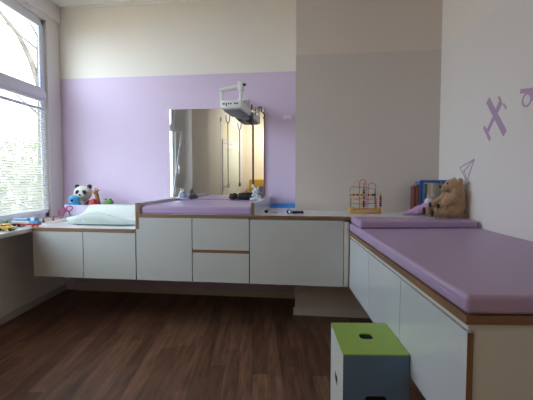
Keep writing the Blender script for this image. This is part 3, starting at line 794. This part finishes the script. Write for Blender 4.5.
# ------------------------------------------------------------------ toys on the sill
SZ = .8425
M_tb = mat('toy_sky_blue', '#5f9cc8', .35); M_tr = mat('toy_signal_red', '#b53a3a', .35); M_tw2 = mat('toy_off_white', '#d9d2cf', .4)
t = thing('toy_truck', 'red and white toy truck with blue top on the window sill', 'toy truck', (-2.14, 3.53, SZ), math.radians(-2))
MB().box(-.12, .12, -.03, .03, .012, .026, .004).build('chassis', M_tr, t)
MB().box(-.118, .045, -.031, .031, .0262, .052, .005).build('cargo_bed', M_tw2, t)
m = MB(); m.box(-.105, .03, -.027, .027, .0522, .072, .009, 3); m.build('cargo_cover', M_tb, t)
m = MB(); m.prism([(.05, .026), (.118, .026), (.118, .045), (.1, .05), (.088, .082), (.05, .082)], -.03, .03, .004, 2, M=Matrix.Rotation(math.pi/2, 4, 'X')); cabm = m.build('cab', M_tb, t)
MB().box(.06, .09, -.0315, .0315, .055, .074, .002).build('cab_window', mat('toy_window', '#cfe3ea', .2), t)
for x in (-.085, -.045, .08):
    for s in (-1, 1):
        MB().cyl((x, s*.024, .0135), (x, s*.038, .0135), .0132, n=16).build('wheel', K_ if x < 0 else M_tr, t)
t = thing('toy_car', 'yellow toy car on the window sill at the photo\'s left edge', 'toy car', (-2.12, 3.24, SZ), math.radians(8))
m = MB(); m.prism([(-.07, .012), (.06, .012), (.062, .03), (.03, .036), (.012, .056), (-.04, .056), (-.056, .036), (-.07, .032)], -.028, .028, .005, 2, M=Matrix.Rotation(math.pi/2, 4, 'X')); m.build('body', Y_, t)
MB().box(-.036, .008, -.0285, .0285, .038, .051, .002).build('side_window', K_, t)
for x in (-.042, .035):
    for s in (-1, 1): MB().cyl((x, s*.02, .0145), (x, s*.034, .0145), .0142, n=16).build('wheel', K_, t)
MB().box(.058, .068, -.02, .02, .012, .024, .003).build('bumper', M_wplast, t)
t = thing('toy_tractor', 'small green toy tractor on the sill behind the yellow car', 'toy tractor', (-2.235, 3.42, SZ), math.radians(4))
MB().box(-.035, .04, -.014, .014, .016, .034, .004).build('body', G_, t)
MB().box(-.03, .0, -.016, .016, .03, .062, .004).build('cab', mat('toy_leaf_green', '#4f8f3c', .35), t)
for s in (-1, 1):
    MB().cyl((-.02, s*.016, .0182), (-.02, s*.028, .0182), .018, n=16).build('wheel', K_, t); MB().cyl((.028, s*.014, .0122), (.028, s*.024, .0122), .012, n=16).build('wheel', K_, t)
# little figures at the back of the sill
def figure(label, x, y, m1, m2):
    t = thing('toy_figure', label, 'toy figure', (x, y, SZ), .3, 'small toy figures at the window end of the sill')
    MB().cyl((0, 0, 0), (0, 0, .03), .014, .008, 14).build('body', m1, t)
    MB().ell((0, 0, .038), (.010, .010, .010), u=12, v=8).build('head', m2, t)
M_skin = mat('toy_beige', '#c9a58a', .5)
M_brn = mat('toy_brown', '#7a4c38', .5)
figure('tiny brown toy figure on the sill nearest the toy truck', -2.16, 3.83, M_brn, M_skin)
figure('tiny red toy figure between two others on the sill', -2.17, 4.02, M_tr, M_skin)
figure('tiny beige toy figure on the sill nearest the back wall', -2.13, 4.2, M_skin, M_brn)

# ------------------------------------------------------------------ the end of the room the mirror shows
M_yel = mat('yellow_laminate', '#c79a2a', .4)
t = thing('yellow_cupboard', 'yellow cupboard at the rear of the room, seen in the mirror', 'cupboard', (-2.10, YR+.005, 0))
MB().box(0, 1.0, 0, .38, .0, 1.2, .004).build('carcass', M_yel, t)
for a in (.004, .502): 
    d = MB().box(a, a+.494, .381, .4, .02, 1.19, .003).build('door', M_yel, t)
    MB().cyl((a+(.44 if a < .1 else .05), .4, .75), (a+(.44 if a < .1 else .05), .425, .75), .012, n=14).build('knob', M_chrome, d)

dr = struct(MB().box(XL, XL+.03, -1.95, -1.86, 0, 2.62, .004).box(XL, XL+.008, -.54, -.45, 0, 2.62, .002).box(XL, XL+.03, -1.95, -.45, 2.53, 2.62, .004).box(XL, XL+.03, -1.86, -.54, 2.05, 2.15, .004).build('door_1', M_frame, smooth=False))
M_frost = mat('frosted_pale_green_glass', '#e2eadf', .25)
MB().box(XL+.002, XL+.012, -1.86, -.54, 2.15, 2.53).build('transom_pane', mat('frosted_cream_glass', '#e6dfca', .3), dr, smooth=False)
lf = MB().box(XL+.001, XL+.026, -1.855, -1.75, .01, 2.045).box(XL+.001, XL+.026, -.65, -.545, .01, 2.045).box(XL+.001, XL+.026, -1.75, -.65, .01, .3).box(XL+.001, XL+.026, -1.75, -.65, 1.94, 2.045).build('door_leaf', M_wplast, dr, smooth=False)
MB().box(XL+.006, XL+.014, -1.75, -.65, .3, 1.94).build('glass_pane', M_frost, lf, smooth=False)
MB().cyl((XL+.026, -.6, 1.05), (XL+.07, -.6, 1.05), .011, n=12).cyl((XL+.065, -.6, 1.05), (XL+.065, -.72, 1.05), .010, n=12).build('door_handle', M_chrome, lf)

LP = Vector((-1.2, -1.6, 2.35)); LD = Vector((-1, .12, -.28)).normalized()
t = thing('added_spotlight', 'unseen white spotlight added at the rear of the room to brighten the mirror view', 'lamp', (LP.x, LP.y, ZC-.001))  # unseen lamp, added to brighten the end of the room in the mirror
MB().cyl((0, 0, -.03), (0, 0, 0), .07, .07, 24).build('canopy', M_wplast, t)
MB().cyl((0, 0, LP.z-ZC), (0, 0, -.03), .008, n=8).build('rod', M_wplast, t)
q0 = Vector((0, 0, LP.z-ZC))
MB().cyl(q0-LD*.12, q0, .045, .085, 24, caps=False).cyl(q0-LD*.125, q0-LD*.118, .045, .045, 24).build('lamp_shade', M_wplast, t)
MB().ell(q0-LD*.07, (.03, .03, .03)).build('bulb', mat('opal_glass', '#f3ead8', .3), t)
pl_ = bpy.data.lights.new('fill_beam', 'SPOT'); pl_.energy = 75; pl_.color = (1, .93, .80); pl_.shadow_soft_size = .05; pl_.spot_size = math.radians(155); pl_.spot_blend = .5  # added fill light, aimed away from the front of the room
po = bpy.data.objects.new('fill_beam', pl_); COL.objects.link(po); po.location = LP+LD*.02; po.rotation_euler = LD.to_track_quat('-Z', 'Y').to_euler()

# ------------------------------------------------------------------ outdoors
SKY, SUN, GLOW = 5.0, 13.0, 6.5
M_grass = mat('pale_path', '#b7aa94', .9, noise=.2, scale=4)
struct(MB().box(-26, -2.9, -14, 22, -.7, -.6).build('ground', M_grass, smooth=False))
M_leaf = mat('pale_winter_leaves', '#8c8f78', .8, noise=.25, scale=5, transl=.3); M_bark = mat('grey_bark', '#5a544c', .9, noise=.2)
def hedge(label, x, y, w, d, h, seed):
    rnd = random.Random(seed); m = MB()
    o = thing('hedge_shrub', label, 'shrub', (x, y, -.6), 0, 'shrubs outside the window')
    for k in range(240):
        a = rnd.random()*2*math.pi; r = rnd.random()**.5; z = rnd.random()
        c = Vector((math.cos(a)*r*d*(1-.3*z), math.sin(a)*r*w*(1-.3*z), .1+z*h)); s = .10+.09*rnd.random()
        R = Euler((rnd.random()*6, rnd.random()*6, rnd.random()*6)).to_matrix()
        t_ = bmesh.new(); vs = [t_.verts.new(c+R @ Vector(v)*s) for v in ((-1, 0, 0), (0, -.45, .1), (1, 0, 0), (0, .45, .1))]; t_.faces.new(vs); m._merge(t_)
    m.build('foliage', M_leaf, o, smooth=False)
    MB().tube([(0, 0, 0), (.05, 0, h*.4), (0, .05, h*.8)], [.05, .04, .02], 8).build('stem', M_bark, o)
hedge('loose green shrub outside the window, seen through the blind', -5.2, 8.4, .7, .6, 2.0, 1)
hedge('tall leafy shrub outside, right part of the window view', -6.9, 11.2, .8, .7, 2.8, 2)
def tree(label, x, y, h, seed):
    rnd = random.Random(seed); o = thing('bare_tree', label, 'tree', (x, y, -.6)); m = MB()
    m.tube([(0, 0, 0), (.05, .05, h*.4), (.0, .1, h*.75), (.2, .1, h)], [.17, .14, .09, .03], 10)
    m.tube([(0, .1, 4.6), (-.25, .05, 5.5), (-.6, 0, 6.3), (-1.15, -.05, 7.0), (-1.9, -.1, 7.4)], [.10, .085, .07, .05, .03], 8)
    for k in range(9):
        z = h*(.45+.5*rnd.random()); a = rnd.random()*6.28; l = (h-z)*.4+.6
        p0 = Vector((.05, .1, z)); p1 = p0+Vector((math.cos(a)*l*.5, math.sin(a)*l*.5, l*.4)); p2 = p1+Vector((math.cos(a+.4)*l*.5, math.sin(a+.4)*l*.5, l*.35))
        m.tube([p0, p1, p2], [.04, .022, .008], 6)
    m.build('trunk', M_bark, o)
tree('bare tree with a thick leaning branch outside the upper window pane', -7.35, 13.0, 8, 5)

# ------------------------------------------------------------------ light
w_ = bpy.data.worlds.new('sky'); SC.world = w_; w_.use_nodes = True
nt = w_.node_tree; bg = nt.nodes['Background']
bg.inputs['Color'].default_value = (.74, .87, 1, 1)
tc = nt.nodes.new('ShaderNodeTexCoord'); vm = nt.nodes.new('ShaderNodeVectorMath'); vm.operation = 'DOT_PRODUCT'
vm.inputs[1].default_value = Vector((-.62, -.74, .26)).normalized()       # the hazy bright part of the sky
nt.links.new(tc.outputs['Generated'], vm.inputs[0])
def wm(op, a, b_):
    k = nt.nodes.new('ShaderNodeMath'); k.operation = op
    for q_, v in enumerate((a, b_)):
        if isinstance(v, (int, float)): k.inputs[q_].default_value = v
        else: nt.links.new(v, k.inputs[q_])
    return k.outputs[0]
glow = wm('POWER', wm('MAXIMUM', vm.outputs['Value'], 0), 3)
nt.links.new(wm('ADD', wm('MULTIPLY', glow, GLOW), SKY), bg.inputs['Strength'])
sun = bpy.data.lights.new('sun', 'SUN'); sun.energy = SUN; sun.color = (1, .95, .88); sun.angle = .01
so = bpy.data.objects.new('sun', sun); COL.objects.link(so); so.rotation_euler = (0, math.radians(48), math.radians(-14))
for a, b in WIN:
    l = bpy.data.lights.new('window_daylight', 'AREA'); l.shape = 'RECTANGLE'; l.size = b-a; l.size_y = Z1-Z0; l.cycles.is_portal = True
    o = bpy.data.objects.new('window_daylight', l); COL.objects.link(o)
    o.location = (XL-.09, (a+b)/2, (Z0+Z1)/2); o.rotation_euler = (math.pi/2, 0, -math.pi/2)
SC.view_settings.view_transform = 'Standard'
SC.view_settings.look = 'None'
SC.view_settings.exposure = .12
SC.cycles.max_bounces = 12; SC.cycles.diffuse_bounces = 8; SC.cycles.transparent_max_bounces = 16
SC.cycles.caustics_reflective = False; SC.cycles.caustics_refractive = False
SC.cycles.sample_clamp_indirect = 6

# ------------------------------------------------------------------ camera
cd_ = bpy.data.cameras.new('camera'); cam = bpy.data.objects.new('camera', cd_); COL.objects.link(cam)
f = Vector((8.5, -23, 415)).normalized()        # viewing direction bookkeeping in the camera's frame: right, down, forward
Yc = f; Xc = Vector((1, 0, 0)); Xc = (Xc-Xc.dot(Yc)*Yc).normalized(); Zc = Yc.cross(Xc)
if Zc.y > 0: Zc = -Zc
Rm = Matrix((Xc, Yc, Zc))                          # camera frame to world
right = Rm @ Vector((1, 0, 0)); up = -(Rm @ Vector((0, 1, 0))); back = -(Rm @ Vector((0, 0, 1)))
M = Matrix((right, up, back)).transposed().to_4x4(); M.translation = (0, 0, H)
cam.matrix_world = M
cd_.sensor_width = 36; cd_.lens = 415/533*36; cd_.shift_x = 1.1/533; cd_.clip_start = .05; cd_.clip_end = 200
SC.camera = cam
